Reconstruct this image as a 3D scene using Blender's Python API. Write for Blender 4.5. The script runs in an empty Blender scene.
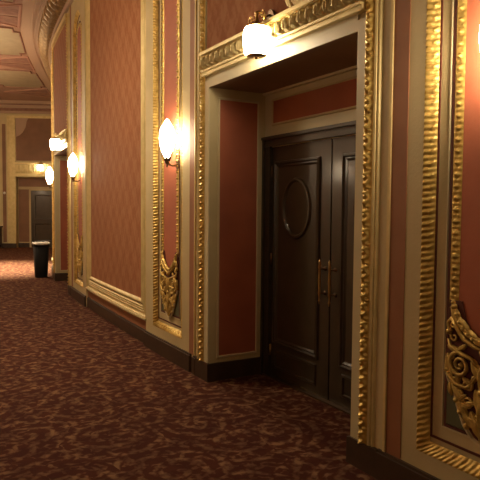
import bpy, math, random
from mathutils import Vector, Matrix
random.seed(7); CH = 33
PI = math.pi
C = bpy.context.scene.collection
sc = bpy.context.scene

# ------------------------------------------------------------------ materials
def mat(name, col, rough=0.6, metal=0.0, col2=None, nscale=6.0, bump=0.0, bscale=40.0, emit=None, estr=0.0, spec=0.5, coat=0.0):
    m = bpy.data.materials.new(name); m.use_nodes = True
    nt = m.node_tree; b = nt.nodes['Principled BSDF']
    b.inputs['Base Color'].default_value = (*col, 1)
    b.inputs['Roughness'].default_value = rough
    b.inputs['Metallic'].default_value = metal
    b.inputs['Specular IOR Level'].default_value = spec
    if coat:
        b.inputs['Coat Weight'].default_value = coat; b.inputs['Coat Roughness'].default_value = 0.12
    tc = nt.nodes.new('ShaderNodeTexCoord')
    if col2:
        n = nt.nodes.new('ShaderNodeTexNoise'); n.inputs['Scale'].default_value = nscale; n.inputs['Detail'].default_value = 5
        nt.links.new(tc.outputs['Object'], n.inputs['Vector'])
        r = nt.nodes.new('ShaderNodeValToRGB'); r.color_ramp.elements[0].position = .35; r.color_ramp.elements[1].position = .65
        r.color_ramp.elements[0].color = (*col, 1); r.color_ramp.elements[1].color = (*col2, 1)
        nt.links.new(n.outputs['Fac'], r.inputs['Fac']); nt.links.new(r.outputs['Color'], b.inputs['Base Color'])
    if bump:
        n2 = nt.nodes.new('ShaderNodeTexNoise'); n2.inputs['Scale'].default_value = bscale; n2.inputs['Detail'].default_value = 4
        nt.links.new(tc.outputs['Object'], n2.inputs['Vector'])
        bp = nt.nodes.new('ShaderNodeBump'); bp.inputs['Strength'].default_value = bump; bp.inputs['Distance'].default_value = .01
        nt.links.new(n2.outputs['Fac'], bp.inputs['Height']); nt.links.new(bp.outputs['Normal'], b.inputs['Normal'])
    if emit:
        b.inputs['Emission Color'].default_value = (*emit, 1); b.inputs['Emission Strength'].default_value = estr
    return m

M = {}
M['cream'] = mat('cream_paint', (.56,.45,.245), .55, col2=(.50,.40,.21), nscale=3, bump=.15, bscale=60)
M['cream_light'] = mat('pale_cream_paint', (.60,.51,.31), .5, col2=(.55,.465,.275), nscale=3)
M['terracotta'] = mat('terracotta_paint', (.31,.125,.055), .6, col2=(.27,.105,.045), nscale=5)
M['rose'] = mat('rose_red_paint', (.46,.135,.07), .6, col2=(.41,.115,.058), nscale=4, bump=.1)
M['rose_dark'] = mat('deep_red_paint', (.40,.115,.055), .65, col2=(.34,.095,.046), nscale=4)
M['maroon'] = mat('maroon_paint', (.10,.02,.012), .6)
M['green'] = mat('grey_green_paint', (.11,.11,.055), .6)
M['gold'] = mat('gilding', (.72,.51,.15), .42, .55, col2=(.48,.31,.08), nscale=14, bump=.25, bscale=90)
M['gold_pale'] = mat('pale_gilding', (.70,.56,.27), .5, .25, col2=(.60,.47,.21), nscale=10)
M['gold_dim'] = mat('tarnished_gilding', (.36,.22,.09), .5, .35, col2=(.24,.14,.06), nscale=18)
M['wood'] = mat('dark_stained_wood', (.048,.034,.020), .33, col2=(.037,.026,.015), nscale=9, coat=.3)
M['wood_base'] = mat('dark_baseboard_wood', (.062,.034,.020), .42, col2=(.045,.025,.015), nscale=9)
M['brass'] = mat('aged_brass', (.55,.38,.16), .28, 1.0)
M['bronze'] = mat('dark_bronze', (.16,.10,.06), .4, .9)
M['glow'] = mat('lit_frosted_glass', (.9,.85,.75), .4, emit=(1.0,.80,.52), estr=27)
M['glow_drum'] = mat('lit_opal_glass', (.9,.88,.8), .4, emit=(1.0,.82,.56), estr=22)
M['glow_can'] = mat('lit_lens', (.9,.88,.8), .4, emit=(1.0,.78,.48), estr=40)
M['black'] = mat('black_plastic', (.007,.006,.006), .7, spec=.2)
M['liner'] = mat('clear_bin_liner', (.85,.83,.78), .25)
M['white'] = mat('white_plastic', (.8,.78,.72), .4)
M['ceil'] = mat('painted_plaster_ceiling', (.42,.25,.18), .8, col2=(.37,.215,.155), nscale=2)
M['ceil_band'] = mat('pale_ceiling_band', (.46,.32,.23), .8)
M['ceil_green'] = mat('olive_ceiling_panel', (.33,.26,.165), .8, col2=(.38,.30,.19), nscale=5)
M['ceil_maroon'] = mat('maroon_ceiling_panel', (.25,.12,.085), .8, col2=(.34,.18,.125), nscale=7)
M['ceil_pink'] = mat('pink_ceiling_panel', (.42,.22,.16), .8)
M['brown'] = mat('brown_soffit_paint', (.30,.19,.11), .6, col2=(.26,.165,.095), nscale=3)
M['umber'] = mat('umber_painted_panel', (.25,.12,.062), .6, col2=(.21,.10,.05), nscale=3)

def N(nt, t, **kw):
    n = nt.nodes.new(t)
    for k, v in kw.items(): setattr(n, k, v)
    return n
def math_node(nt, op, a, b=None, c=None):
    n = nt.nodes.new('ShaderNodeMath'); n.operation = op
    for i, x in enumerate((a, b, c)):
        if x is None: continue
        if isinstance(x, (int, float)): n.inputs[i].default_value = x
        else: nt.links.new(x, n.inputs[i])
    return n.outputs[0]

def damask(name, ca, cb):
    m = bpy.data.materials.new(name); m.use_nodes = True; nt = m.node_tree; b = nt.nodes['Principled BSDF']
    b.inputs['Roughness'].default_value = .8; b.inputs['Specular IOR Level'].default_value = .15
    tc = N(nt, 'ShaderNodeTexCoord'); sp = N(nt, 'ShaderNodeSeparateXYZ')
    nz = N(nt, 'ShaderNodeTexNoise'); nz.inputs['Scale'].default_value = 9; nz.inputs['Detail'].default_value = 3
    nt.links.new(tc.outputs['Object'], nz.inputs['Vector']); nt.links.new(tc.outputs['Object'], sp.inputs[0])
    d = math_node(nt, 'MULTIPLY', math_node(nt, 'SUBTRACT', nz.outputs['Fac'], .5), 3.0)
    y = math_node(nt, 'ADD', math_node(nt, 'MULTIPLY', sp.outputs[1], 2*PI/.28), d)
    z = math_node(nt, 'ADD', math_node(nt, 'MULTIPLY', sp.outputs[2], 2*PI/.36), d)
    cy = math_node(nt, 'COSINE', y); cz = math_node(nt, 'COSINE', z)
    og = math_node(nt, 'MULTIPLY', cy, cz)                                   # ogee lattice
    y2 = math_node(nt, 'MULTIPLY', y, 3.0); z2 = math_node(nt, 'MULTIPLY', z, 2.0)
    fi = math_node(nt, 'MULTIPLY', math_node(nt, 'COSINE', y2), math_node(nt, 'SINE', z2))
    s = math_node(nt, 'ADD', og, math_node(nt, 'MULTIPLY', fi, .8))
    n3 = N(nt, 'ShaderNodeTexNoise'); n3.inputs['Scale'].default_value = 48; n3.inputs['Detail'].default_value = 4
    nt.links.new(tc.outputs['Object'], n3.inputs['Vector'])
    s = math_node(nt, 'ADD', s, math_node(nt, 'MULTIPLY', math_node(nt, 'SUBTRACT', n3.outputs['Fac'], .5), 2.4))
    r = N(nt, 'ShaderNodeValToRGB'); r.color_ramp.elements[0].position = .35; r.color_ramp.elements[1].position = .62
    r.color_ramp.elements[0].color = (*ca, 1); r.color_ramp.elements[1].color = (*cb, 1)
    nt.links.new(math_node(nt, 'MULTIPLY_ADD', s, .22, .48), r.inputs['Fac'])
    nt.links.new(r.outputs['Color'], b.inputs['Base Color'])
    return m
M['damask'] = damask('damask_wallcovering', (.30,.118,.055), (.365,.165,.082))

def carpet():
    m = bpy.data.materials.new('scroll_carpet'); m.use_nodes = True; nt = m.node_tree; b = nt.nodes['Principled BSDF']
    b.inputs['Roughness'].default_value = .95; b.inputs['Specular IOR Level'].default_value = .1
    tc = N(nt, 'ShaderNodeTexCoord')
    def scrolls(scale, off, k, turns, thr, w):
        mp = N(nt, 'ShaderNodeMapping'); mp.inputs['Location'].default_value = off
        nt.links.new(tc.outputs['Object'], mp.inputs[0])
        wz = N(nt, 'ShaderNodeTexNoise'); wz.inputs['Scale'].default_value = scale*1.6; wz.inputs['Detail'].default_value = 2
        nt.links.new(mp.outputs[0], wz.inputs['Vector'])
        sub = N(nt, 'ShaderNodeVectorMath', operation='SUBTRACT'); nt.links.new(wz.outputs['Color'], sub.inputs[0]); sub.inputs[1].default_value = (.5,.5,.5)
        sc_ = N(nt, 'ShaderNodeVectorMath', operation='SCALE'); nt.links.new(sub.outputs[0], sc_.inputs[0]); sc_.inputs['Scale'].default_value = .16
        ad = N(nt, 'ShaderNodeVectorMath', operation='ADD'); nt.links.new(mp.outputs[0], ad.inputs[0]); nt.links.new(sc_.outputs[0], ad.inputs[1])
        vo = N(nt, 'ShaderNodeTexVoronoi', voronoi_dimensions='2D'); vo.inputs['Scale'].default_value = scale; vo.inputs['Randomness'].default_value = .8
        nt.links.new(ad.outputs[0], vo.inputs['Vector'])
        df = N(nt, 'ShaderNodeVectorMath', operation='SUBTRACT'); nt.links.new(ad.outputs[0], df.inputs[0]); nt.links.new(vo.outputs['Position'], df.inputs[1])
        s2 = N(nt, 'ShaderNodeSeparateXYZ'); nt.links.new(df.outputs[0], s2.inputs[0])
        ang = math_node(nt, 'ARCTAN2', s2.outputs[1], s2.outputs[0])
        ph = math_node(nt, 'ADD', math_node(nt, 'MULTIPLY', ang, turns), math_node(nt, 'MULTIPLY', vo.outputs['Distance'], k))
        sn = math_node(nt, 'SINE', ph)
        r = N(nt, 'ShaderNodeMapRange'); nt.links.new(sn, r.inputs[0]); r.inputs[1].default_value = thr; r.inputs[2].default_value = thr+w
        return r.outputs[0]
    a = scrolls(2.0, (0,0,0), 24, 1, .15, .6)
    c2 = scrolls(5.5, (3.3,1.7,0), 9, 2, .25, .5)
    br = N(nt, 'ShaderNodeTexNoise'); br.inputs['Scale'].default_value = 19; br.inputs['Detail'].default_value = 4
    nt.links.new(tc.outputs['Object'], br.inputs['Vector'])
    bm_ = N(nt, 'ShaderNodeMapRange'); nt.links.new(br.outputs['Fac'], bm_.inputs[0]); bm_.inputs[1].default_value = .40; bm_.inputs[2].default_value = .58
    f = math_node(nt, 'MULTIPLY', math_node(nt, 'MAXIMUM', a, math_node(nt, 'MULTIPLY', c2, .75)), bm_.outputs[0])
    mx = N(nt, 'ShaderNodeMix', data_type='RGBA'); nt.links.new(f, mx.inputs['Factor'])
    mx.inputs['A'].default_value = (.070,.019,.011,1); mx.inputs['B'].default_value = (.225,.125,.065,1)
    # darker ground patches between scrolls
    gz = N(nt, 'ShaderNodeTexNoise'); gz.inputs['Scale'].default_value = 6; gz.inputs['Detail'].default_value = 2
    nt.links.new(tc.outputs['Object'], gz.inputs['Vector'])
    gr = N(nt, 'ShaderNodeMapRange'); nt.links.new(gz.outputs['Fac'], gr.inputs[0]); gr.inputs[1].default_value = .42; gr.inputs[2].default_value = .56
    m2 = N(nt, 'ShaderNodeMix', data_type='RGBA'); nt.links.new(math_node(nt, 'MULTIPLY', gr.outputs[0], .55), m2.inputs['Factor'])
    nt.links.new(mx.outputs['Result'], m2.inputs['A']); m2.inputs['B'].default_value = (.045,.010,.008,1)
    nt.links.new(m2.outputs['Result'], b.inputs['Base Color'])
    pile = N(nt, 'ShaderNodeTexNoise'); pile.inputs['Scale'].default_value = 300; nt.links.new(tc.outputs['Object'], pile.inputs['Vector'])
    bp = N(nt, 'ShaderNodeBump'); bp.inputs['Strength'].default_value = .4; bp.inputs['Distance'].default_value = .005
    nt.links.new(pile.outputs['Fac'], bp.inputs['Height']); nt.links.new(bp.outputs['Normal'], b.inputs['Normal'])
    return m
M['carpet'] = carpet()

# ------------------------------------------------------------------ mesh builder
class MB:
    def __init__(s): s.v = []; s.f = []; s.sm = []
    def add(s, vs, fs, smooth=False):
        o = len(s.v); s.v += [tuple(p) for p in vs]
        for f in fs: s.f.append(tuple(o+i for i in f)); s.sm.append(smooth)
    def build(s, name, m, parent=None, origin=None):
        me = bpy.data.meshes.new(name)
        off = Vector(origin) if origin is not None else Vector((0,0,0))
        me.from_pydata([tuple(Vector(p)-off) for p in s.v], [], s.f)
        me.polygons.foreach_set('use_smooth', s.sm); me.update()
        me.materials.append(m)
        o = bpy.data.objects.new(name, me); C.objects.link(o); o.location = off
        if parent is not None:
            o.parent = parent
            o.location = off - (parent_world(parent))
        import bmesh
        b = bmesh.new(); b.from_mesh(me); bmesh.ops.recalc_face_normals(b, faces=b.faces); b.to_mesh(me); b.free()
        return o
def parent_world(p):
    w = Vector(p.location)
    while p.parent is not None: p = p.parent; w += Vector(p.location)
    return w
def tag(o, label=None, cat=None, group=None, kind=None):
    if label: o['label'] = label
    if cat: o['category'] = cat
    if group: o['group'] = group
    if kind: o['kind'] = kind
    return o
def empty(name, loc, rz=0):
    o = bpy.data.objects.new(name, None); C.objects.link(o); o.location = loc; o.rotation_euler = (0,0,rz); o.empty_display_size = .1
    return o

# wall frames: (s along the wall, d out of the wall into the corridor, z) -> world
def wx(y):
    x = 2.31
    if y > 5: x += (y-5)**2/120
    if y > 12: x += .02*(min(y,15)-12)**2 + (.12*(y-15) if y > 15 else 0)
    return x
def W(s, d, z):
    k = (wx(s+.01)-wx(s-.01))/.02; n = math.hypot(1, k)
    return (wx(s)-d/n, s+d*k/n, z)
EA = math.radians(25)
def EW(t, d, z):    # the end wall
    return (3.67+t*math.cos(EA)-d*math.sin(EA), 22.67-t*math.sin(EA)-d*math.cos(EA), z)
def OW(s, d, z):    # the outer wall, opposite; d into the corridor
    return (wx(s)-4.3+d, s, z)

def slab(B, s0, s1, z0, z1, d0, d1, F=W, step=.5):
    n = max(1, int(math.ceil((s1-s0)/step)))
    vs = []; fs = []
    for i in range(n+1):
        s = s0+(s1-s0)*i/n
        vs += [F(s,d0,z0), F(s,d1,z0), F(s,d1,z1), F(s,d0,z1)]
    for i in range(n):
        a = 4*i; b = a+4
        for j in range(4): fs.append((a+j, b+j, b+(j+1)%4, a+(j+1)%4))
    fs.append((0,1,2,3)); e = 4*n; fs.append((e+3,e+2,e+1,e))
    B.add(vs, fs)

def poly(B, pts, d0, d1, F=W):     # outline in (s,z), given a thickness
    n = len(pts)
    vs = [F(p[0],d1,p[1]) for p in pts] + [F(p[0],d0,p[1]) for p in pts]
    fs = [tuple(range(n)), tuple(range(2*n-1, n-1, -1))] + [(i, (i+1)%n, n+(i+1)%n, n+i) for i in range(n)]
    B.add(vs, fs)

def pat_leaf(u, v):
    w = max(.05, math.sin(PI*min(.999,u*.92+.06))**.55)
    h = max(0, 1-(v/w)**2)**.6*(.25+.75*u)
    return max(.06, h*(1-.45*math.exp(-(v/.14)**2))*(1-.12*abs(math.sin(6*v))))
def pat_rope(u, v):
    return (.25+.75*abs(math.sin(PI*(u+.35*v)))**.7)*math.sqrt(max(0,1-v*v*.92))
def pat_crinkle(u, v):
    a = math.sin(2*PI*u+2.2*v*v); b = math.sin(4*PI*u-3.0*v+1)
    return max(.05, (.50+.36*a+.18*b)*(1-v*v)**.35)
def pat_crimp(u, v):
    bead = math.exp(-((u-.5)**2/.035+(v-.45)**2/.10)); rid = abs(math.sin(2*PI*u+1.6*v+.8))*(.35+.25*(v < .2))
    return max(.08, max(bead*.95, rid)*(1-v*v)**.25)
def pat_bud(u, v):
    a = math.exp(-((u-.5)**2/.03+v*v/.16)); b = math.exp(-((u-.05)**2/.012+(abs(v)-.5)**2/.06))+math.exp(-((u-.98)**2/.012+(abs(v)-.5)**2/.06))
    return max(.10, max(a, .65*b)*(1-v*v)**.25)
def pat_acanthus(u, v):
    v0 = .42*math.sin(2*PI*u); sp_ = math.exp(-((v-v0)/.26)**2)
    lobe = math.exp(-((v+v0*1.1)/.30)**2)*abs(math.sin(4*PI*u+.6))
    return max(.08, (.9*sp_*(.75+.25*math.cos(4*PI*u))+.75*lobe+.18)*(1-v*v)**.3)
def pat_husk(u, v):
    w = .55+.45*math.sin(PI*u)
    e = max(0, 1-(v/w)**2)
    lobes = .75+.25*math.cos(5.5*v+2*PI*u)
    return max(.06, e**.5*(.30+.70*math.sin(PI*min(1,u*1.05))**1.2)*lobes)
def pat_bead(u, v):
    return max(.08, math.sqrt(max(0, 1-v*v-(2*u-1)**2)))
def pat_egg(u, v):
    a = (2*u-1)
    e = 1-(a/.62)**2-((v-.05)/.9)**2
    h = math.sqrt(e) if e > 0 else 0
    if e > .30: h = .95-.55*math.exp(-(a/.16)**2)*(1 if v < .4 else .3)
    dart = max(0, 1-((abs(a)-1)/.22)**2)*max(0, .75-.5*v)
    return max(.05, h, dart)
def pat_scroll(u, v):   # running volutes
    a = (2*u-1)*1.15; r = math.hypot(a, v); th = math.atan2(v, a)
    return max(.05, (.5+.5*math.cos(9*r-th*1.0))*max(0, 1-r*.55))
def pat_flute(u, v):
    return .35+.65*abs(math.sin(PI*1.5*(v+1)))

def band(B, f, L, pitch, pat, H, nu=8, nv=8):
    """f(u metres, v -1..1, h metres) -> world; a raised running ornament"""
    n = max(1, round(L/pitch)); P = L/n; N_ = n*nu
    vs = []; fs = []
    for i in range(N_+1):
        u = i/nu; fr = u-math.floor(u)
        for j in range(nv+1):
            v = -1+2*j/nv
            edge = 0 if j in (0, nv) else 1
            vs.append(f(u*P, v, H*pat(fr, v)*edge))
    for i in range(N_):
        for j in range(nv):
            a = i*(nv+1)+j; fs.append((a, a+1, a+nv+2, a+nv+1))
    B.add(vs, fs, True)

def miters(pts, closed):
    n = len(pts); ms = []
    for i in range(n):
        def seg(a, b):
            dx, dz = b[0]-a[0], b[1]-a[1]; l = math.hypot(dx, dz) or 1; return (dx/l, dz/l)
        if closed or 0 < i < n-1:
            t0 = seg(pts[i-1], pts[i]); t1 = seg(pts[i], pts[(i+1) % n])
        elif i == 0: t0 = t1 = seg(pts[0], pts[1])
        else: t0 = t1 = seg(pts[-2], pts[-1])
        n0 = (-t0[1], t0[0]); n1 = (-t1[1], t1[0])
        mx, mz = n0[0]+n1[0], n0[1]+n1[1]; l2 = mx*mx+mz*mz
        k = 2/l2 if l2 > .01 else 1
        ms.append((mx*k, mz*k))
    return ms
def path_band(B, pts, closed, width, pitch, pat, H, d0=0, d1=None, F=W, nu=8, nv=8):
    """ornament running along a path in (s,z); left of travel is v=+1; base height d0 at v=-1, d1 at v=+1"""
    if d1 is None: d1 = d0
    ms = miters(pts, closed); n = len(pts); segs = n if closed else n-1
    cum = [0]
    for i in range(segs):
        a, b = pts[i], pts[(i+1) % n]; cum.append(cum[-1]+math.hypot(b[0]-a[0], b[1]-a[1]))
    def f(u, v, h):
        i = 0
        while i < segs-1 and u > cum[i+1]: i += 1
        t = (u-cum[i])/((cum[i+1]-cum[i]) or 1); a, b = pts[i], pts[(i+1) % n]; ma, mb = ms[i], ms[(i+1) % n]
        w = v*width/2
        s = (a[0]+ma[0]*w)*(1-t)+(b[0]+mb[0]*w)*t; z = (a[1]+ma[1]*w)*(1-t)+(b[1]+mb[1]*w)*t
        return F(s, d0+(d1-d0)*(v+1)/2+h, z)
    band(B, f, cum[-1], pitch, pat, H, nu, nv)
def path_strip(B, pts, closed, prof, F=W):
    """moulding with a fixed cross-section [(v metres, d)] swept along a path in (s,z)"""
    ms = miters(pts, closed); n = len(pts); segs = n if closed else n-1; m = len(prof)
    vs = [F(p[0]+q[0]*v, d, p[1]+q[1]*v) for p, q in zip(pts, ms) for v, d in prof]
    fs = []
    for i in range(segs):
        a = i*m; b = ((i+1) % n)*m
        for j in range(m-1): fs.append((a+j, a+j+1, b+j+1, b+j))
    B.add(vs, fs)
def rect(s0, s1, z0, z1): return [(s0,z0),(s1,z0),(s1,z1),(s0,z1)]
def densify(pts, closed, step=.4):
    out = []; n = len(pts)
    for i in range(n if closed else n-1):
        a, b = pts[i], pts[(i+1) % n]; k = max(1, int(math.ceil(math.hypot(b[0]-a[0], b[1]-a[1])/step)))
        if abs(a[0]-b[0]) < 1e-6: k = 1
        out += [(a[0]+(b[0]-a[0])*j/k, a[1]+(b[1]-a[1])*j/k) for j in range(k)]
    if not closed: out.append(pts[-1])
    return out
def arch_path(c, a, z0, zs, rise, bottom=True, n=10):
    """up the +s side, over an arch and down the -s side"""
    arc = [(c+a*math.cos(PI*i/n), zs+rise*math.sin(PI*i/n)) for i in range(n+1)]
    return ([(c-a,z0),(c+a,z0)] if bottom else [(c+a,z0)]) + arc + ([] if bottom else [(c-a,z0)])

def tube(B, pts, rad, k=7, F=None, cap=True):
    """tapered round bar through 3-D points (in F coordinates when given)"""
    P = [Vector(F(*p)) if F else Vector(p) for p in pts]; n = len(P); vs = []; fs = []
    up = Vector((0.13,0.31,.94)).normalized(); prev = None
    for i in range(n):
        t = (P[min(i+1,n-1)]-P[max(i-1,0)]).normalized()
        x = t.cross(up if prev is None else prev)
        if prev is None:
            if x.length < .2: x = t.cross(Vector((1,0,0)))
            x.normalize(); y = t.cross(x).normalized()
        else:
            y = (prev - t*prev.dot(t)).normalized(); x = y.cross(t).normalized()
        prev = y
        r = rad[i] if isinstance(rad, (list, tuple)) else rad
        for j in range(k):
            a = 2*PI*j/k; vs.append(P[i]+(x*math.cos(a)+y*math.sin(a))*r)
    for i in range(n-1):
        for j in range(k): fs.append((i*k+j, i*k+(j+1)%k, (i+1)*k+(j+1)%k, (i+1)*k+j))
    if cap: fs.append(tuple(range(k-1,-1,-1))); fs.append(tuple((n-1)*k+j for j in range(k)))
    B.add(vs, fs, True)
def lathe(B, prof, cen, k=24, sq=2.0):
    """profile [(r,z)] around a vertical axis; sq > 2 squares the section off"""
    vs = []; fs = []; n = len(prof)
    for r, z in prof:
        for j in range(k):
            a = 2*PI*j/k; c, s = math.cos(a), math.sin(a)
            q = (abs(c)**sq+abs(s)**sq)**(-1/sq)
            vs.append((cen[0]+r*q*c, cen[1]+r*q*s, cen[2]+z))
    for i in range(n-1):
        for j in range(k): fs.append((i*k+j, i*k+(j+1)%k, (i+1)*k+(j+1)%k, (i+1)*k+j))
    fs.append(tuple(range(k-1,-1,-1))); fs.append(tuple((n-1)*k+j for j in range(k)))
    B.add(vs, fs, True)
def leafshape(B, s, z, ang, L, w, d, F=W, bend=0.0, hgt=.018):
    """one raised acanthus leaf: root at (s,z), pointing along ang in the wall plane"""
    n, m = 8, 6; vs = []; fs = []
    for i in range(n+1):
        t = i/n; th = ang+bend*t
        cs = s+L*t*math.cos(ang+bend*t*.5); cz = z+L*t*math.sin(ang+bend*t*.5)
        ww = w*max(.03, math.sin(PI*min(1, t*.95+.05))**.7)*(1-.12*math.cos(t*PI*7))
        for j in range(m+1):
            v = -1+2*j/m
            h = hgt*(1-v*v)**.5*(.5+.9*t*(1-t)*2)*(1-.4*math.exp(-(v/.25)**2)) if 0 < j < m else 0
            vs.append(F(cs-math.sin(th)*ww*v, d+h, cz+math.cos(th)*ww*v))
    for i in range(n):
        for j in range(m): a = i*(m+1)+j; fs.append((a, a+1, a+m+2, a+m+1))
    B.add(vs, fs, True)
def spiral(B, s, z, r0, r1, a0, turns, d, rad, F=W):
    n = int(14*abs(turns))+2; pts = []; rr = []
    for i in range(n+1):
        t = i/n; a = a0+2*PI*turns*t; r = r0+(r1-r0)*t
        pts.append((s+r*math.cos(a), d, z+r*math.sin(a))); rr.append(rad*(1-.45*t))
    tube(B, pts, rr, 6, F)
def blob(B, s, z, r, d, F=W, hgt=.015):
    vs = [F(s, d+hgt, z)]; fs = []; k = 8
    for ring, (q, h) in enumerate(((.5,.85),(.85,.5),(1,0))):
        for j in range(k): a = 2*PI*j/k; vs.append(F(s+r*q*math.cos(a), d+h*hgt, z+r*q*math.sin(a)))
    fs += [(0, 1+j, 1+(j+1)%k) for j in range(k)]
    for g in range(2): fs += [(1+g*k+j, 1+(g+1)*k+j, 1+(g+1)*k+(j+1)%k, 1+g*k+(j+1)%k) for j in range(k)]
    B.add(vs, fs, True)

# ------------------------------------------------------------------ layout of the right-hand wall
DOORS = [3.63, 11.33]
PIERS = [1.81, 5.51, 9.49, 13.15]
FIELDS = [(-1.36, 1.22), (6.10, 8.90), (13.74, 16.6)]
ZC = 5.2
HS, OH = .94, 2.51          # opening half width and height
BD = -.55                   # depth of the door recess
RA = .375                   # half width of the sunken pier panels
ZS, RISE = 4.1, .42         # springing and rise of the arched pier panels

body = MB()
slab(body, -4, -1.36, 0, ZC, -.3, 0)
slab(body, 16.6, 24.0, 0, ZC, -.3, 0)
for a, b in FIELDS: slab(body, a, b, 0, ZC, -.34, -.04)
for c in PIERS:
    slab(body, c-RA, c+RA, 0, ZC, -.3, -.045)
    slab(body, c-RA, c+RA, 0, .26, -.045, 0)
    for q in (-1, 1):
        s0, s1 = sorted((c+q*RA, c+q*.59)); slab(body, s0, s1, 0, ZC, -.3, 0)
    n = 16
    for i in range(n):
        s0 = c-RA+2*RA*i/n; s1 = s0+2*RA/n; m_ = (s0+s1)/2-c
        zz = ZS+RISE*math.sqrt(max(0, 1-(m_/RA)**2)); slab(body, s0, s1, zz, ZC, -.045, 0)
for c in DOORS:
    for q in (-1, 1):
        s0, s1 = sorted((c+q*HS, c+q*1.30)); slab(body, s0, s1, 0, ZC, -.62, 0)
    slab(body, c-HS, c+HS, OH+.05, ZC, -.62, 0)
wall = body.build('wall_right', M['cream'])
tag(wall, 'long cream painted corridor wall with gilded panels and a door recess', kind='structure')

def wpart(B, name, m, label=None):
    o = B.build(name, m, wall)
    if label: o['label'] = label
    return o

# red and terracotta insets of the wall
for c in PIERS:
    B = MB(); slab(B, c-.17, c+.17, .80, ZS+.2, -.045, -.037); wpart(B, 'rose_panel', M['rose'], 'narrow rose red panel behind the sconce')
    B = MB(); slab(B, c-.225, c+.225, .44, .80, -.045, -.037); wpart(B, 'green_panel', M['green'], 'grey green sunken field under the ornament')
    B = MB(); path_strip(B, arch_path(c, .319, .345, ZS, .355), True, [(-.006,-.045),(-.006,-.039),(.006,-.039),(.006,-.045)]); path_strip(B, arch_path(c, .227, .43, ZS, .265), True, [(-.007,-.045),(-.007,-.036),(.006,-.036),(.006,-.045)]); wpart(B, 'maroon_line', M['maroon'])
    B = MB(); path_strip(B, arch_path(c, .248, .415, ZS, .285), True, [(-.006,-.045),(-.003,-.036),(.003,-.036),(.006,-.045)]); wpart(B, 'panel_moulding', M['cream_light'])
for c in DOORS:
    for q in (-1, 1):
        s0, s1 = sorted((c+q*1.225, c+q*1.335)); B = MB(); slab(B, s0, s1, .16, ZC-.4, 0, .004); wpart(B, 'terracotta_stripe', M['terracotta'])
        B = MB(); s0, s1 = sorted((c+q*1.205, c+q*1.223)); slab(B, s0, s1, .16, ZC-.4, 0, .012); wpart(B, 'gold_line', M['gold_pale'])
    B = MB(); slab(B, c-.99, c+.99, 2.80, 4.62, 0, .006); wpart(B, 'damask_panel', M['damask'], 'red damask panel above the door opening')
for a, b in FIELDS:
    B = MB(); slab(B, a+.225, b-.225, .475, 4.6, -.04, -.03); wpart(B, 'damask_panel', M['damask'], 'large russet damask wallcovering panel')
    B = MB(); slab(B, a, b, .13, .265, -.04, -.03); wpart(B, 'terracotta_band', M['terracotta'])

# ------------------------------------------------------------------ trims
ntrim = [0]
def trim(B, m, label):
    ntrim[0] += 1
    o = B.build('trim_%d' % ntrim[0], m); tag(o, label, kind='structure'); return o
PN = ['nearest pier at the right edge', 'pier just left of the open doorway', 'pier beyond the damask panel', 'farthest pier past the second doorway']
for c, w in zip(PIERS, PN):
    lo = c is not None
    far = c > 9
    B = MB(); path_band(B, densify(arch_path(c, .350, .285, ZS, RISE-.02), True), True, .056, .06, pat_crimp, .022, 0.0, -.04, nu=8 if far else 14, nv=8)
    t = trim(B, M['gold'], 'gilded rope moulding framing the ' + w)
    B = MB(); path_band(B, arch_path(c, .190, 1.02, ZS, .22, bottom=False), False, .056, .056, pat_bud, .026, -.036, nu=6 if far else 8, nv=6)
    o = B.build('leaf_moulding', M['gold'], t)
for a, b in FIELDS:
    B = MB()
    pth = densify(rect(a+.115, b-.115, .375, 4.7), True)
    path_strip(B, pth, True, [(-.10,-.04),(-.10,-.008),(-.075,-.002),(-.06,-.015),(-.02,-.02)])
    path_strip(B, pth, True, [(.055,-.02),(.07,-.008),(.085,-.012),(.115,-.04)])
    t = trim(B, M['gold_pale'], 'pale gilded stepped frame around the damask panel' if a > 6 and a < 7 else ('stepped frame of the damask panel beyond the far pier' if a > 7 else 'stepped frame of the damask panel beside the camera'))
    B = MB(); path_band(B, pth, True, .078, .05, pat_flute, .018, -.025, nu=3, nv=12)
    B.build('fluted_moulding', M['gold_pale'], t)
    B = MB(); path_band(B, [(p[0]*1.0, p[1]) for p in densify(rect(a+.20, b-.20, .455, 4.62), True)], True, .026, .03, pat_bead, .012, -.032, nu=4, nv=4)
    B.build('bead_moulding', M['gold'], t)
    B = MB()
    for (z0, z1, d1) in ((.262,.275,.0),(.275,.292,.02)): slab(B, a, b, z0, z1, -.04, d1)
    trim(B, M['cream'], 'cream ledge running under the ' + ('large damask panel' if 6 < a < 7 else ('far damask panel' if a > 7 else 'near damask panel')))
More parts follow.
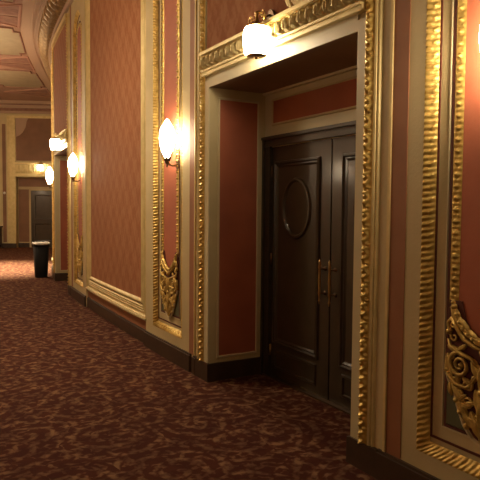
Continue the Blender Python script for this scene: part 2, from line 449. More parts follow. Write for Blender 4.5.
for k, c in enumerate(DOORS):
    w = 'open doorway with the dark double doors' if k == 0 else 'second doorway farther down the corridor'
    B = MB()
    for q in (-1, 1):    # plain cream inner strip and stepped outer lip
        s0, s1 = sorted((c+q*HS, c+q*1.012)); slab(B, s0, s1, .16, OH+.06, 0, .012)
        s0, s1 = sorted((c+q*1.012, c+q*1.09)); slab(B, s0, s1, .16, 4.72, 0, .015)
    slab(B, c-HS, c+HS, OH, OH+.095, 0, .012)
    t = trim(B, M['cream_light'], 'cream architrave around the ' + w)
    for q in (-1, 1):
        B = MB(); pth = [(c+q*1.048,.16),(c+q*1.048,4.70)]
        path_band(B, pth, False, .078, .105, pat_acanthus, .026, .014, nu=16 if k == 0 else 10, nv=12 if k == 0 else 8)
        B.build('leaf_moulding', M['gold'], t)
        B = MB(); path_strip(B, [(c+q*1.112,.16),(c+q*1.112,4.7)], False, [(-.022,0),(-.018,.022),(-.006,.018),(-.002,.006),(.006,.014),(.014,.012),(.020,0)])
        B.build('stepped_lip', M['gold_pale'], t)
    B = MB(); path_band(B, [(c-1.01,2.712),(c+1.01,2.712)], False, .115, .088, pat_egg, .042, .035, nu=10, nv=10)
    slab(B, c-1.01, c+1.01, 2.775, 2.80, 0, .07); slab(B, c-1.01, c+1.01, 2.635, 2.65, 0, .062); slab(B, c-1.01, c+1.01, OH+.095, 2.635, 0, .048)
    slab(B, c-1.01, c+1.01, 4.63, 4.72, 0, .05)
    B.build('egg_and_leaf_lintel', M['gold_pale'], t)
    B = MB(); slab(B, c-1.01, c+1.01, 2.65, 2.775, 0, .034); B.build('lintel_backing', M['gold_pale'], t)

# baseboard of the right-hand wall
B = MB()
segs = []
def bb(s0, s1, d):
    slab(B, s0, s1, 0, .135 if d < 0 else .15, d, d+.028); slab(B, s0, s1, .135 if d < 0 else .15, .15 if d < 0 else .165, d, d+.016)
for a, b in FIELDS: bb(a, b, -.04)
for c in PIERS: bb(c-.59, c+.59, 0)
for c in DOORS:
    for q in (-1, 1):
        s0, s1 = sorted((c+q*HS, c+q*1.17)); slab(B, s0, s1, 0, .16, 0, .025)
        s0, s1 = sorted((c+q*1.17, c+q*1.23)); bb(s0, s1, 0)
        s0, s1 = sorted((c+q*HS, c+q*(HS-.02))); slab(B, s0, s1, 0, .155, BD, .025)
bb(16.6, 23.4, 0)
o = B.build('baseboard_right', M['wood_base']); tag(o, 'dark brown baseboard along the gilded wall', kind='structure')

# ------------------------------------------------------------------ door recesses
def recess(c, k):
    for q in (-1, 1):
        def R(u, d, z, q=q, c=c):    # reveal: u is depth into the recess, d out of the reveal
            return W(c+q*(HS-d), -u, z)
        B = MB(); slab(B, .09, .47, .21, 2.42, 0, .004, R); wpart(B, 'reveal_panel', M['rose_dark'], 'deep red panel on the side of the recess')
        B = MB(); path_strip(B, rect(.085,.475,.205,2.425), True, [(-.012,0),(-.006,.010),(.006,.010),(.012,0)], R); wpart(B, 'panel_moulding', M['cream_light'])
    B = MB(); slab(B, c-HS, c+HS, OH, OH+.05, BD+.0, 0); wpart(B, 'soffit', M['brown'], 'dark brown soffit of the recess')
    B = MB(); slab(B, c-HS, c+HS, 2.03, OH+.05, BD-.07, BD); 
    for q in (-1, 1):
        s0, s1 = sorted((c+q*HS, c+q*.925)); slab(B, s0, s1, 0, 2.1, BD-.07, BD)
    slab(B, c-HS, c+HS, OH-.02, OH+.02, BD, BD+.03)
    wpart(B, 'transom_wall', M['cream_light'])
    B = MB(); slab(B, c-.80, c+.80, 2.235, 2.425, BD, BD+.006); wpart(B, 'transom_panel', M['rose_dark'], 'deep red panel above the doors')
    B = MB(); path_strip(B, rect(c-.81, c+.81, 2.225, 2.435), True, [(-.012,BD),(-.006,BD+.012),(.006,BD+.012),(.012,BD)]); wpart(B, 'panel_moulding', M['cream'])
    # dark casing
    B = MB()
    for q in (-1, 1):
        s0, s1 = sorted((c+q*.925, c+q*.83)); slab(B, s0, s1, 0, 2.10, BD-.06, BD+.02)
        s0, s1 = sorted((c+q*.925, c+q*.90)); slab(B, s0, s1, 0, 2.10, BD, BD+.04)
    slab(B, c-.925, c+.925, 2.035, 2.105, BD-.06, BD+.022); slab(B, c-.925, c+.925, 2.095, 2.12, BD-.02, BD+.05); slab(B, c-.925, c+.925, 2.035, 2.05, BD, BD+.032)
    trim(B, M['wood'], 'dark wooden casing of the ' + ('near double doors' if k == 0 else 'second doorway'))
    B = MB(); slab(B, c-HS, c+HS, 0, .012, BD-.06, BD+.03); 
    trim(B, M['bronze'], 'dark threshold strip under the ' + ('near double doors' if k == 0 else 'doors of the second doorway'))
nd = [0]
def leafdoor(c, q, label):
    """one leaf; q = +1 the far leaf, -1 the near one"""
    nd[0] += 1; F = W; D0 = BD-.055; D1 = BD-.012
    s0, s1 = sorted((c+q*.008, c+q*.828)); pc = c+q*.46
    B = MB(); slab(B, s0, s1, .014, 2.03, D0, D1, F)
    g = B.build('door_%d' % nd[0], M['wood']); tag(g, label, kind='structure')
    B = MB(); path_strip(B, rect(pc-.29, pc+.29, .34, 1.87), True, [(-.035,D1),(-.03,D1+.016),(-.016,D1+.022),(-.004,D1+.008),(.006,D1+.012),(.016,D1+.004),(.022,D1)])
    B.build('panel_moulding', M['wood'], g)
    B = MB(); oval = [(pc+.185*math.cos(2*PI*i/40), 1.50+.235*math.sin(2*PI*i/40)) for i in range(40)]
    path_strip(B, oval, True, [(-.020,D1),(-.012,D1+.016),(.004,D1+.018),(.014,D1+.006),(.018,D1)])
    B.build('oval_moulding', M['wood'], g)
    B = MB(); path_strip(B, rect(pc-.29, pc+.29, .10, .25), True, [(-.014,D1),(-.006,D1+.012),(.008,D1+.012),(.014,D1)])
    B.build('kick_panel_moulding', M['wood'], g)
    hs = c+q*.062; B = MB(); d = D1+.055
    tube(B, [(hs,d,.76),(hs,d,.79),(hs,d,.80),(hs,d,.83),(hs,d,.845),(hs,d,.87),(hs,d,.94),(hs,d,1.0),(hs,d,1.03),(hs,d,1.045),(hs,d,1.07),(hs,d,1.085),(hs,d,1.11)],
         [.004,.010,.006,.008,.012,.009,.012,.010,.008,.013,.008,.011,.004], 8, F)
    h = B.build('pull_handle', M['brass'], g); h['label'] = 'turned brass pull handle'
    B = MB()
    for z in (.845, 1.035): tube(B, [(hs,D1,z),(hs,D1+.006,z),(hs,D1+.007,z),(hs,d,z)], [.018,.018,.007,.007], 8, F)
    B.build('handle_post', M['bronze'], h)
    B = MB()
    for z in (.24, 1.05, 1.82):
        B = MB(); tube(B, [(c+q*.826,D1+.008,z-.05),(c+q*.826,D1+.008,z+.05)], .008, 8, F)
        B.build('hinge', M['brass'] if z < .5 else M['bronze'], g)  # brighter metal on the bottom hinge alone stands in for a glint
for k, c in enumerate(DOORS): recess(c, k)
leafdoor(DOORS[0], 1, 'left leaf of the dark panelled double door with oval moulding fully in view')
leafdoor(DOORS[0], -1, 'right leaf of the dark double door, partly hidden by the gilded jamb')
leafdoor(DOORS[1], 1, 'far leaf of the dark double door in the second doorway')
leafdoor(DOORS[1], -1, 'near leaf of the dark double door in the second doorway')

# ------------------------------------------------------------------ carved ornaments
def cartouche(c, label, grp):
    org = W(c, -.05, .40); t = empty('carved_ornament', org); tag(t, label, 'carved ornament', grp)
    D = -.040
    # shaped maroon backing
    half = [(0,.87),(.05,.90),(.09,.97),(.112,1.06),(.17,1.06),(.176,.96),(.166,.90),(.176,.84),(.176,.72),(.165,.67),(.135,.63),(.12,.56),(.085,.47),(.045,.42),(0,.40)]
    B = MB()
    K = 1.24
    pts = [(c+K*x, z) for x, z in half] + [(c-K*x, z) for x, z in reversed(half[1:-1])]
    # fan the outline from its middle so the concave shape fills cleanly
    vs = [W(c, D+.012, .66)] + [W(s, D+.010, z) for s, z in pts] + [W(s, D-.005, z) for s, z in pts]; n = len(pts)
    fs = [(0, 1+i, 1+(i+1)%n) for i in range(n)] + [(1+i, 1+n+i, 1+n+(i+1)%n, 1+(i+1)%n) for i in range(n)]
    B.add(vs, fs)
    B.build('backing', M['maroon'], t, org)
    B = MB()
    for q in (-1, 1): path_strip(B, [(c+q*K*x, z) for x, z in ((.172,.70),(.16,.665),(.132,.63),(.118,.56),(.083,.47),(.045,.42),(0,.40))], False, [(-.009,D+.01),(-.004,D+.024),(.004,D+.024),(.009,D+.01)])
    r = B.build('rim', M['cream_light'], t, org); r['label'] = 'cream curved rim'
    B = MB(); D2 = D+.014
    for q in (-1, 1):
        X = lambda x: c+q*x*K
        A = lambda a: a if q > 0 else PI-a
        spiral(B, X(.105), .755, .064, .014, A(PI*.5), q*-1.6, D2+.012, .013)        # big volute
        spiral(B, X(.145), .945, .034, .006, A(PI*1.5), q*1.4, D2+.008, .008)       # upper volute
        tube(B, [(X(.15),D2+.008,.98),(X(.12),D2+.012,.93),(X(.085),D2+.014,.885),(X(.04),D2+.014,.86),(c,D2+.012,.85)], [.012,.011,.012,.010,.008], 6, W)
        tube(B, [(X(.165),D2+.006,.87),(X(.15),D2+.012,.835),(X(.105),D2+.014,.815),(X(.05),D2+.014,.80),(X(.02),D2+.01,.76)], [.006,.010,.012,.010,.006], 6, W)
        tube(B, [(X(.163),D2+.004,.74),(X(.160),D2+.010,.70),(X(.12),D2+.014,.66),(X(.07),D2+.012,.655),(X(.035),D2+.01,.70)], [.006,.010,.013,.010,.006], 6, W)
        spiral(B, X(.06), .665, .028, .006, A(0), q*1.3, D2+.01, .008)
        for (x, z, a, L, w_, b) in ((.15,1.04,-1.9,.11,.02,.3),(.13,.99,-2.2,.10,.018,.5),(.10,.94,-2.4,.09,.018,.6),(.055,.90,-2.6,.07,.016,.5),
                                    (.165,.80,-1.75,.10,.018,-.4),(.05,.80,-1.9,.11,.022,.5),(.14,.66,-2.2,.11,.02,.3),(.115,.60,-2.0,.10,.02,.4),
                                    (.085,.55,-2.0,.09,.018,.5),(.03,.66,-1.75,.12,.022,.3),(.05,.55,-1.9,.11,.02,.2)):
            leafshape(B, X(x), z, a if q > 0 else PI-a, L*1.15, w_*1.2, D2, W, bend=b*-q, hgt=.024)
        for (x, z, r_, tn, a0) in ((.06,.585,.026,1.2,.5),(.135,.70,.022,1.1,2),(.03,.77,.022,-1.1,1),(.10,.625,.02,-1.1,.3),(.02,.53,.020,1.0,2.2),(.135,.885,.022,-1.0,.4)):
            spiral(B, X(x), z, r_, .005, A(a0), q*tn, D2+.008, .008)
        for (x, z, a, L, w_, b) in ((.165,.84,-2.6,.07,.016,.8),(.13,.79,-.6,.05,.014,-.8),(.16,.72,-2.9,.05,.014,.6),(.12,.72,-2.0,.06,.014,-.7),(.09,.70,-2.5,.06,.014,.6),(.15,.66,-1.5,.06,.014,.5),
                                    (.02,.73,-.6,.06,.014,.8),(.07,.62,-.4,.05,.012,.8),(.10,.58,-2.6,.06,.013,.7),(.07,.52,-2.7,.05,.012,.6),(.03,.60,-.7,.06,.014,-.8),(.08,.86,-.9,.05,.013,-.7)):
            leafshape(B, X(x), z, a if q > 0 else PI-a, L*1.1, w_, D2+.004, W, bend=b*-q, hgt=.02)
        for x, z in ((.142,1.03),(.128,.995),(.112,.962),(.095,.933),(.073,.91),(.05,.893),(.165,.905),(.165,.72),(.10,.755),(.06,.665),(.12,.58),(.10,.53),(.07,.47)):
            blob(B, X(x), z, .017, D2, hgt=.022)
    leafshape(B, c, .80, -PI/2, .16, .030, D2, W, hgt=.03); leafshape(B, c, .64, -PI/2, .18, .032, D2, W, hgt=.03)
    leafshape(B, c, .50, -PI/2, .09, .018, D2, W, hgt=.022); blob(B, c, .84, .024, D2, hgt=.03); blob(B, c, .655, .022, D2+.005, hgt=.028)
    B.build('scrollwork', M['gold'], t, org)
cartouche(PIERS[0], 'gilded scroll and leaf carving at the foot of the red panel, right edge of picture', 'gilded carvings at the panel feet')
cartouche(PIERS[1], 'gilded scroll carving at the foot of the slim rose panel left of the doorway', 'gilded carvings at the panel feet')
cartouche(PIERS[2], 'small distant gilded carving low on the pier beyond the large damask panel', 'gilded carvings at the panel feet')
# gilded foliage over the door
s0 = 3.20; org = W(s0, 0, 2.81); t = empty('foliage_ornament', org); tag(t, 'gilded foliage relief on the damask just above the door lintel', 'carved ornament')
B = MB(); 
for q in (-1, 1):
    for (x, z, a, L, w_) in ((.0,2.82,1.35,.15,.028),(.03,2.82,.9,.16,.026),(.05,2.82,.45,.14,.022),(.10,2.84,1.2,.14,.022),(.16,2.83,.8,.12,.02),(.10,2.93,1.5,.16,.022)):
        leafshape(B, s0+q*x, z, a if q > 0 else PI-a, L*1.2, w_*1.5, .008, W, bend=.5*q, hgt=.014)
    spiral(B, s0+q*.17, 2.97, .05, .012, PI/2 if q > 0 else PI/2, q*-1.3, .018, .009)
leafshape(B, s0, 2.82, PI/2, .24, .035, .008, W, hgt=.018)
B.build('leafwork', M['gold_pale'], t, org)

# ------------------------------------------------------------------ lamps
def sconce(F, s, z, label, grp='wall sconces along the corridor'):
    org = F(s, 0, z-.25); t = empty('wall_sconce', org); tag(t, label, 'wall lamp', grp)
    cx, cy, _ = F(s, .075, z); cen = (cx, cy, z)
    B = MB(); prof = [(.012,-.175),(.032,-.15),(.052,-.10),(.067,-.045),(.075,.02),(.072,.07),(.058,.12),(.038,.155),(.018,.185),(.003,.205)]
    lathe(B, prof, cen, 20); B.build('glass_shade', M['glow'], t, org)
    B = MB(); lathe(B, [(.003,-.25),(.012,-.243),(.006,-.228),(.018,-.215),(.026,-.20),(.016,-.185),(.035,-.166),(.010,-.160)], cen, 14)
    for j in range(6):
        a = 2*PI*j/6; tube(B, [(cx+.02*math.cos(a),cy+.02*math.sin(a),z-.19),(cx+.042*math.cos(a),cy+.042*math.sin(a),z-.145),(cx+.064*math.cos(a),cy+.064*math.sin(a),z-.09)], [.009,.008,.002], 5)
    B.build('metal_cup', M['bronze'], t, org)
    B = MB(); tube(B, [(s,-.04,z-.22),(s,.02,z-.235),(s,.055,z-.225),(s,.075,z-.20)], [.010,.009,.009,.010], 7, F)
    B.build('arm', M['bronze'], t, org)
    B = MB(); pts = [(s+.045*math.cos(2*PI*i/20), z-.17+.11*math.sin(2*PI*i/20)) for i in range(20)]; poly(B, pts, -.052, -.03, F)
    B.build('backplate', M['bronze'], t, org)
    return t
sconce(W, PIERS[0]-.096, 2.22, 'lit wall sconce cut by the right edge of the picture, on the red panel')
sconce(W, PIERS[1]-.19, 2.13, 'lit bullet shaped wall sconce on the slim rose panel left of the doorway')
sconce(W, PIERS[2], 2.13, 'lit wall sconce on the pier beyond the large damask panel')
sconce(W, PIERS[3]-.45, 2.11, 'small lit sconce farthest down the right wall, just above the black bin')
def OWI(s, d, z): return OW(s, d, z)
for s, lb in ((9.2, 'lit wall sconce on the plain opposite wall, middle of the corridor'), (1.0, 'unseen wall sconce added for light on the plain opposite wall behind the viewer'), (16.0, 'lit wall sconce on the plain opposite wall near the far end')):  # the sconce behind the viewer is added as an unseen light source
    sconce(OWI, s, 2.2, lb, 'sconces on the opposite wall')

def lantern(F, s, z, label):
    org = F(s, 0, z-.14); t = empty('door_lantern', org); tag(t, label, 'wall lamp', 'lanterns above the doors')
    cx, cy, _ = F(s, .135, z); cen = (cx, cy, z)
    B = MB(); lathe(B, [(.045,-.100),(.068,-.095),(.080,-.078),(.085,-.03),(.087,.03),(.085,.07),(.076,.092),(.05,.100)], cen, 28, 2.6)
    B.build('glass_shade', M['glow_drum'], t, org)
    B = MB(); lathe(B, [(.02,-.107),(.05,-.106),(.066,-.101),(.070,-.096),(.04,-.098)], cen, 28, 2.6); lathe(B, [(.004,-.122),(.012,-.118),(.010,-.110),(.03,-.105)], cen, 12)
    B.build('bottom_rim', M['brass'], t, org)
    B = MB(); lathe(B, [(.05,.098),(.078,.093),(.080,.101),(.06,.112),(.03,.125),(.014,.14),(.010,.185),(.018,.195),(.006,.205)], cen, 28, 2.3)
    B.build('cap', M['brass'], t, org)
    B = MB()
    for q in (-1, 1): 
        spiral(B, s+q*.075, z+.165, .036, .008, PI*1.5, q*1.2, .135, .006, F)
    tube(B, [(s,.02,z+.10),(s,.06,z+.165),(s,.09,z+.19),(s,.115,z+.205),(s,.135,z+.20)], [.010,.007,.007,.007,.008], 7, F)
    tube(B, [(s,.02,z+.20),(s,.07,z+.175),(s,.11,z+.19)], [.010,.009,.006], 7, F)
    B.build('scroll_bracket', M['brass'], t, org)
    B = MB(); pts = [(s+.05*math.cos(2*PI*i/20), z+.16+.075*math.sin(2*PI*i/20)) for i in range(20)]; poly(B, pts, .0, .028, F)
    B.build('backplate', M['bronze'], t, org)
lantern(W, 3.60, 2.645, 'large lit drum lantern mounted above the near door opening')
lantern(W, 11.0, 2.60, 'lit lantern above the second doorway, highest of the distant lamps')

# ------------------------------------------------------------------ end wall
B = MB(); slab(B, -4.6, .04, 0, ZC, -.3, 0, EW); slab(B, 1.98, 3.2, 0, ZC, -.3, 0, EW); slab(B, .04, 1.98, 2.53, ZC, -.3, 0, EW); slab(B, .04, 1.98, 0, 2.53, -.3, -.25, EW)
ew = B.build('wall_end', M['cream']); tag(ew, 'end wall closing the corridor, with a dark door and tall panels', kind='structure')
def ep(name, m, f, label=None):
    B = MB(); f(B); o = B.build(name, m, ew)
    if label: o['label'] = label
ep('overdoor_panel', M['umber'], lambda B: slab(B, .06, 1.96, 3.12, 4.62, 0, .01, EW), 'brown red panel over the far door')
ep('recess_panel', M['umber'], lambda B: (slab(B, .06, .42, .2, 2.1, -.25, -.24, EW), slab(B, 1.60, 1.96, .2, 2.1, -.25, -.24, EW), slab(B, .06, 1.96, 2.2, 2.5, -.25, -.24, EW)), 'brown red panels beside the far door')
ep('side_panel', M['umber'], lambda B: (slab(B, -.42, -.30, .2, 4.4, 0, .006, EW), slab(B, -1.6, -.62, 1.0, 4.4, 0, .006, EW)))
ep('corner_bracket', M['ceil_band'], lambda B: (poly(B, [(.06,4.62),(.5,4.62),(.44,4.5),(.40,4.30),(.30,4.12),(.20,4.02),(.06,3.95)], .01, .035, EW), poly(B, [(1.96,4.62),(1.52,4.62),(1.58,4.5),(1.62,4.30),(1.72,4.12),(1.82,4.02),(1.96,3.95)], .01, .035, EW)), 'scalloped corner pieces of the panel')
B = MB()
slab(B, -.25, -.19, .16, 4.7, 0, .03, EW); slab(B, -.08, .04, .16, 4.7, 0, .05, EW); slab(B, -.19,-.08,.16,4.7,0,.02,EW)
slab(B, 1.98, 2.10, .16, 4.7, 0, .05, EW); slab(B, 2.21, 2.27, .16, 4.7, 0, .03, EW); slab(B, 2.10,2.21,.16,4.7,0,.02,EW)
slab(B, -.08, 2.1, 2.55, 2.66, 0, .06, EW); slab(B, -.08, 2.1, 2.98, 3.05, 0, .09, EW); slab(B, .04, 1.98, 4.62, 4.7, 0, .04, EW)
t = trim(B, M['gold_pale'], 'pale gilded architrave around the far door')
B = MB(); path_band(B, [(-.05,2.82),(2.07,2.82)], False, .30, .16, pat_egg, .05, .01, None, EW, nu=6, nv=6); B.build('leaf_lintel', M['gold_pale'], t)
B = MB(); slab(B, .44, .50, 0, 2.12, -.25, -.20, EW); slab(B, 1.52, 1.58, 0, 2.12, -.25, -.20, EW); slab(B, .44, 1.58, 2.06, 2.14, -.25, -.20, EW)
trim(B, M['cream'], 'pale casing of the far door')
B = MB(); slab(B, .50, 1.52, .01, 2.06, -.25, -.215, EW); fd = B.build('door_5', M['wood']); tag(fd, 'dark panelled door in the end wall, left of the bin', kind='structure')
B = MB()
for z0, z1 in ((.25,.85),(1.05,1.88)):
    path_strip(B, rect(.64,1.38,z0,z1), True, [(-.02,-.215),(-.01,-.195),(.01,-.198),(.02,-.215)], EW)
B.build('panel_moulding', M['wood'], fd)
B = MB(); tube(B, [(1.28,-.17,.98),(1.42,-.17,.98)], .014, 8, EW); tube(B, [(1.42,-.215,.98),(1.42,-.17,.98)], .012, 8, EW); h = B.build('lever_handle', M['white'], fd); h['label'] = 'bright lever handle'
B = MB(); slab(B, -4.6, .04, 0, .16, 0, .03, EW); slab(B, 1.98, 3.2, 0, .16, 0, .03, EW); slab(B, .04, .44, 0, .16, -.25, -.22, EW); slab(B, 1.58, 1.98, 0, .16, -.25, -.22, EW)
o = B.build('baseboard_end', M['wood_base']); tag(o, 'dark baseboard of the end wall', kind='structure')
B = MB(); slab(B, -4.6, 3.2, 4.78, 4.86, 0, .06, EW); slab(B, -4.6, 3.2, 4.96, 5.06, 0, .14, EW); slab(B, -4.6, 3.2, 5.10, 5.2, 0, .24, EW)
t = trim(B, M['ceil_band'], 'stepped cornice across the end wall')
B = MB(); slab(B, -4.6, 3.2, 4.86, 4.96, 0, .03, EW); slab(B, -4.6, 3.2, 5.06, 5.10, 0, .12, EW); B.build('dark_recess_line', M['ceil_maroon'], t)
lantern(EW, .92, 2.86, 'lit lantern above the dark door in the end wall')
B = MB(); tube(B, [(-.36,0,1.96),(-.36,.02,1.96),(-.36,.035,1.96)], [.045,.045,.03], 16, EW)
o = B.build('wall_thermostat', M['white']); tag(o, 'small round white fitting on the end wall at far left', 'wall fitting')
# dark console at the far left
org = EW(-.95, .3, 0); t = empty('console_table', org); tag(t, 'dark wooden console standing against the end wall at far left edge', 'table')
def cb(name, *a):
    B = MB()
    for q in a: slab(B, *q, F=EW)
    B.build(name, M['wood_base'], t, org)
cb('table_top', (-1.5,-.42,.74,.78,.04,.50))
cb('drawer_front', (-1.44,-.48,.52,.72,.44,.46)); cb('cabinet_body', (-1.46,-.46,.12,.74,.06,.44))
for a in (-1.46,-.52):
    for d in (.06,.38): cb('leg', (a,a+.06,0,.12,d,d+.06))

# ------------------------------------------------------------------ other walls, floor, ceiling
B = MB(); slab(B, -4, 24.5, 0, ZC, -.2, 0, OW); 
wl = B.build('wall_left', M['cream']); tag(wl, 'plain opposite corridor wall, out of the picture', kind='structure')
B = MB()
for s in (-2.2, 1.0, 4.2, 9.2, 12.6, 16.0):
    slab(B, s-.9, s+.9, .5, 4.5, 0, .008, OW)
B.build('damask_panel', M['damask'], wl)
B = MB(); slab(B, -4, 24, 0, .16, 0, .03, OW); o = B.build('baseboard_left', M['wood_base']); tag(o, 'dark baseboard of the opposite wall', kind='structure')
B = MB(); B.add([(-2.2,-4,0),(2.6,-4,0),(2.6,-4,ZC),(-2.2,-4,ZC),(-2.2,-4.2,0),(2.6,-4.2,0),(2.6,-4.2,ZC),(-2.2,-4.2,ZC)], [(0,1,2,3),(4,5,6,7),(0,1,5,4),(2,3,7,6),(1,2,6,5),(0,3,7,4)])
o = B.build('wall_back', M['cream']); tag(o, 'wall behind the viewer', kind='structure')
def sheet(name, z0, z1, m):
    B = MB(); vs = []; fs = []; n = 60
    for i in range(n+1):
        s = -4.2+i*(28.6/n)
        vs += [(wx(s)-4.5, s, z0), (wx(s)+.95, s, z0), (wx(s)-4.5, s, z1), (wx(s)+.95, s, z1)]
    for i in range(n):
        a = 4*i; b = a+4
        fs += [(a,a+1,b+1,b),(a+2,b+2,b+3,a+3),(a,b,b+2,a+2),(a+1,a+3,b+3,b+1)]
    fs += [(0,2,3,1),(4*n,4*n+1,4*n+3,4*n+2)]
    B.add(vs, fs); return B.build(name, m)
fl = sheet('floor', -.1, 0, M['carpet']); tag(fl, 'patterned burgundy carpet with tan scrolls', kind='structure')
ce = sheet('ceiling', ZC, ZC+.1, M['ceil']); tag(ce, 'painted plaster ceiling with coffered panels', kind='structure')
# ceiling decoration; CL: (s, z, distance from the wall)
def CP(s, d, h): return W(s, h, ZC-d)     # (s, drop below ceiling, distance from wall)
B = MB()
def cl(B, s0, s1, h0, h1, drop): slab(B, s0, s1, ZC-drop, ZC, h0, h1)
cl(B, -4, 23, .40, .62, .006)
B.build('plain_band', M['ceil_band'], ce)
def outline(c, hs, h0, h1, ch=0.0, wob=0):
    p = [(c-hs, h0), (c+hs, h0), (c+hs, h1), (c-hs, h1)]
    if ch: p = [(c-hs+ch,h0),(c+hs-ch,h0),(c+hs-ch,h0+ch*.5),(c+hs,h0+ch*.5),(c+hs,h1-ch*.5),(c+hs-ch,h1-ch*.5),(c+hs-ch,h1),(c-hs+ch,h1),(c-hs+ch,h1-ch*.5),(c-hs,h1-ch*.5),(c-hs,h0+ch*.5),(c-hs+ch,h0+ch*.5)]
    return p
FC = lambda s, d, z: W(s, z, ZC-d)        # path plane (s, distance from wall), d = drop
per = 3.85
for i in range(-1, 6):
    c = 14.35-per*2+per*(i-1)
    if c > 22: continue
    B = MB(); pts = outline(c, 1.12, .64, 2.0, .25)
    n = len(pts); mid = FC(c, .012, 1.32)
    B.add([mid]+[FC(p[0], .012, p[1]) for p in pts]+[FC(p[0], 0, p[1]) for p in pts], [(0,1+k,1+(k+1)%n) for k in range(n)]+[(1+k,1+n+k,1+n+(k+1)%n,1+(k+1)%n) for k in range(n)])
    B.build('olive_panel', M['ceil_green'], ce)
    B = MB(); path_strip(B, pts, True, [(-.02,.005),(-.012,.03),(.012,.03),(.02,.005)], FC); B.build('panel_outline', M['ceil_maroon'], ce)
    m2 = c+per/2
    B = MB()
    for a, b in ((-.62,-.06),(.06,.62)):
        pts = [(m2+a,.66),(m2+b,.66),(m2+(b if a > 0 else b),1.5),(m2+(a if a > 0 else a*.4),1.7)]
        if a > 0: pts = [(m2+a,.66),(m2+b,.66),(m2+b*.4,1.7),(m2+a,1.5)]
        B.add([FC(p[0],.010,p[1]) for p in pts]+[FC(p[0],0,p[1]) for p in pts], [(0,1,2,3)]+[(k,(k+1)%4,4+(k+1)%4,4+k) for k in range(4)])
    B.build('maroon_panel', M['ceil_maroon'], ce)
    B = MB(); pts = [(m2-.72,.64),(m2+.72,.64),(m2,2.0)]
    path_strip(B, pts, True, [(-.03,.0),(-.02,.022),(.02,.022),(.03,.0)], FC); B.build('panel_outline', M['ceil_pink'], ce)
# cornice
B = MB()
slab(B, -4, 22.5, 4.76, 4.82, 0, .05); slab(B, -4, 22.5, 4.82, 4.90, 0, .03); slab(B, -4, 22.5, 5.11, 5.2, 0, .27); slab(B, -4, 22.5, 5.13, 5.2, .27, .31); slab(B, -4, 22.5, 5.17, 5.2, .31, .36); slab(B, -4, 22.5, 5.155, 5.2, .36, .40)
t = trim(B, M['ceil_band'], 'curved plaster cornice along the top of the gilded wall')
B = MB()
def fcor(u, v, h):
    q = (v+1)/2; return W(6+u, .03+.22*q+h*.6, 4.90+.21*q-h*.7)
band(B, fcor, 16.4, .26, pat_egg, .09, 10, 8)
B.build('leaf_moulding', M['gold_dim'], t)

# ------------------------------------------------------------------ bin
bx_, by_ = 2.62, 13.05
t = empty('litter_bin', (bx_, by_, 0)); tag(t, 'black tapered litter bin with pale liner standing by the second doorway', 'bin')
B = MB(); lathe(B, [(.12,.0),(.125,.01),(.155,.68),(.14,.68),(.115,.03)], (bx_,by_,0), 24, 3.2); B.build('body', M['black'], t, (bx_,by_,0))
B = MB(); lathe(B, [(.160,.66),(.168,.67),(.166,.705),(.140,.715),(.140,.68),(.155,.66)], (bx_,by_,0), 24, 3.2); B.build('rim', M['black'], t, (bx_,by_,0))
B = MB(); prof = [(.170,.705),(.174,.715),(.172,.73),(.16,.74),(.135,.735),(.10,.70),(.02,.69)]
lathe(B, prof, (bx_,by_,0), 24, 3.2); ln = B.build('liner', M['liner'], t, (bx_,by_,0)); ln['label'] = 'pale translucent bin liner folded over the rim'
for i, v in enumerate(ln.data.vertices): v.co.z += .012*math.sin(i*2.7)

# chandeliers down the middle of the corridor
M['bowl'] = mat('lit_alabaster', (.9,.85,.75), .5, emit=(1.0,.80,.53), estr=CH)
def chandelier(x, y, z, label):
    t = empty('bowl_chandelier', (x,y,z)); tag(t, label, 'chandelier', 'bowl chandeliers of the corridor')
    B = MB(); lathe(B, [(.003,-.20),(.10,-.19),(.22,-.13),(.30,-.03),(.32,.04),(.30,.05),(.05,.05)], (x,y,z), 32); B.build('glass_bowl', M['bowl'], t, (x,y,z))
    B = MB(); lathe(B, [(.31,.02),(.34,.03),(.34,.07),(.31,.075),(.31,.02)], (x,y,z), 32); lathe(B, [(.003,-.27),(.02,-.25),(.01,-.23),(.03,-.20)], (x,y,z), 12); B.build('metal_ring', M['bronze'], t, (x,y,z))
    for k in range(3):
        a = 2*PI*k/3; B = MB(); tube(B, [(x+.32*math.cos(a),y+.32*math.sin(a),z+.06),(x,y,z+.75)], .008, 6); B.build('chain', M['bronze'], t, (x,y,z))
    B = MB(); tube(B, [(x,y,z+.73),(x,y,ZC-.06)], .012, 8); lathe(B, [(.09,ZC-z-.01),(.08,ZC-z-.05),(.02,ZC-z-.08)], (x,y,z), 16); B.build('rod', M['bronze'], t, (x,y,z))
chandelier(.3, 6.7, 3.7, 'lit bowl chandelier hanging mid corridor opposite the rose pier')
chandelier(.85, 14.4, 3.7, 'lit bowl chandelier hanging over the far part of the corridor')
chandelier(.85, 17.9, 4.1, 'unseen bowl chandelier added to brighten the end of the corridor')  # extra chandelier out of view, added to lift the far ceiling
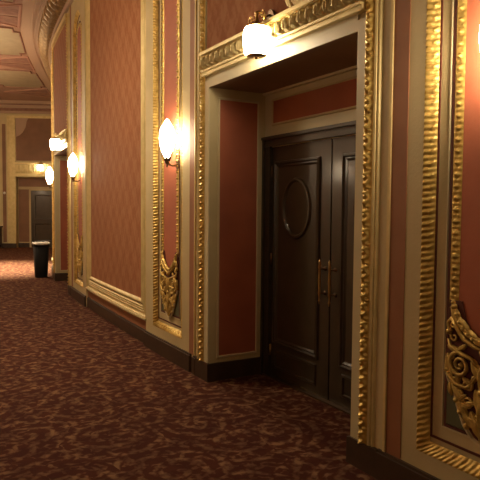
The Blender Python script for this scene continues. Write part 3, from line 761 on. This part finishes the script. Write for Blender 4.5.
# recessed downlights in the corridor ceiling
for x, y, w_ in ((1.9, 15.3, 'over the far part of the corridor'),):
    t = empty('ceiling_downlight', (x,y,ZC)); tag(t, 'round recessed ceiling downlight ' + w_, 'ceiling lamp')
    B = MB(); lathe(B, [(.09,-.03),(.13,-.03),(.13,.0),(.09,.0)], (x,y,ZC), 20); B.build('trim_ring', M['bronze'], t, (x,y,ZC))
    B = MB(); lathe(B, [(.002,-.034),(.085,-.034),(.085,-.031),(.002,-.031)], (x,y,ZC), 20); B.build('lens', M['glow_can'], t, (x,y,ZC))
    l = bpy.data.lights.new('downlight_beam', 'SPOT'); l.energy = 5000; l.color = (1,.93,.62); l.spot_size = math.radians(56); l.spot_blend = 1.0; l.shadow_soft_size = .08
    lo = bpy.data.objects.new('downlight_beam', l); C.objects.link(lo); lo.location = (x,y,ZC-.06); lo.parent = None

# ------------------------------------------------------------------ world, camera, view
w = bpy.data.worlds.new('World'); sc.world = w; w.use_nodes = True
w.node_tree.nodes['Background'].inputs[0].default_value = (.9,.6,.35,1); w.node_tree.nodes['Background'].inputs[1].default_value = .02
cam = bpy.data.cameras.new('camera'); cam.sensor_width = 36; cam.lens = 45; cam.clip_start = .05
co = bpy.data.objects.new('camera', cam); C.objects.link(co)
yaw = math.radians(29.739); pit = math.radians(3.077); roll = .008
fh = Vector((math.sin(yaw), math.cos(yaw), 0)); r = Vector((math.cos(yaw), -math.sin(yaw), 0))
fw = fh*math.cos(pit)+Vector((0,0,-math.sin(pit))); dn = -(r.cross(fw))
X = r*math.cos(roll)-dn*math.sin(roll); Y = r*math.sin(roll)+dn*math.cos(roll)
co.matrix_world = Matrix(((X.x,-Y.x,-fw.x,0),(X.y,-Y.y,-fw.y,0),(X.z,-Y.z,-fw.z,1.5),(0,0,0,1)))
sc.camera = co
vs_ = sc.view_settings; vs_.view_transform = 'Standard'; vs_.look = 'None'; vs_.gamma = 1; vs_.exposure = 1.12; vs_.use_curve_mapping = False
sc.cycles.max_bounces = 8; sc.cycles.diffuse_bounces = 5
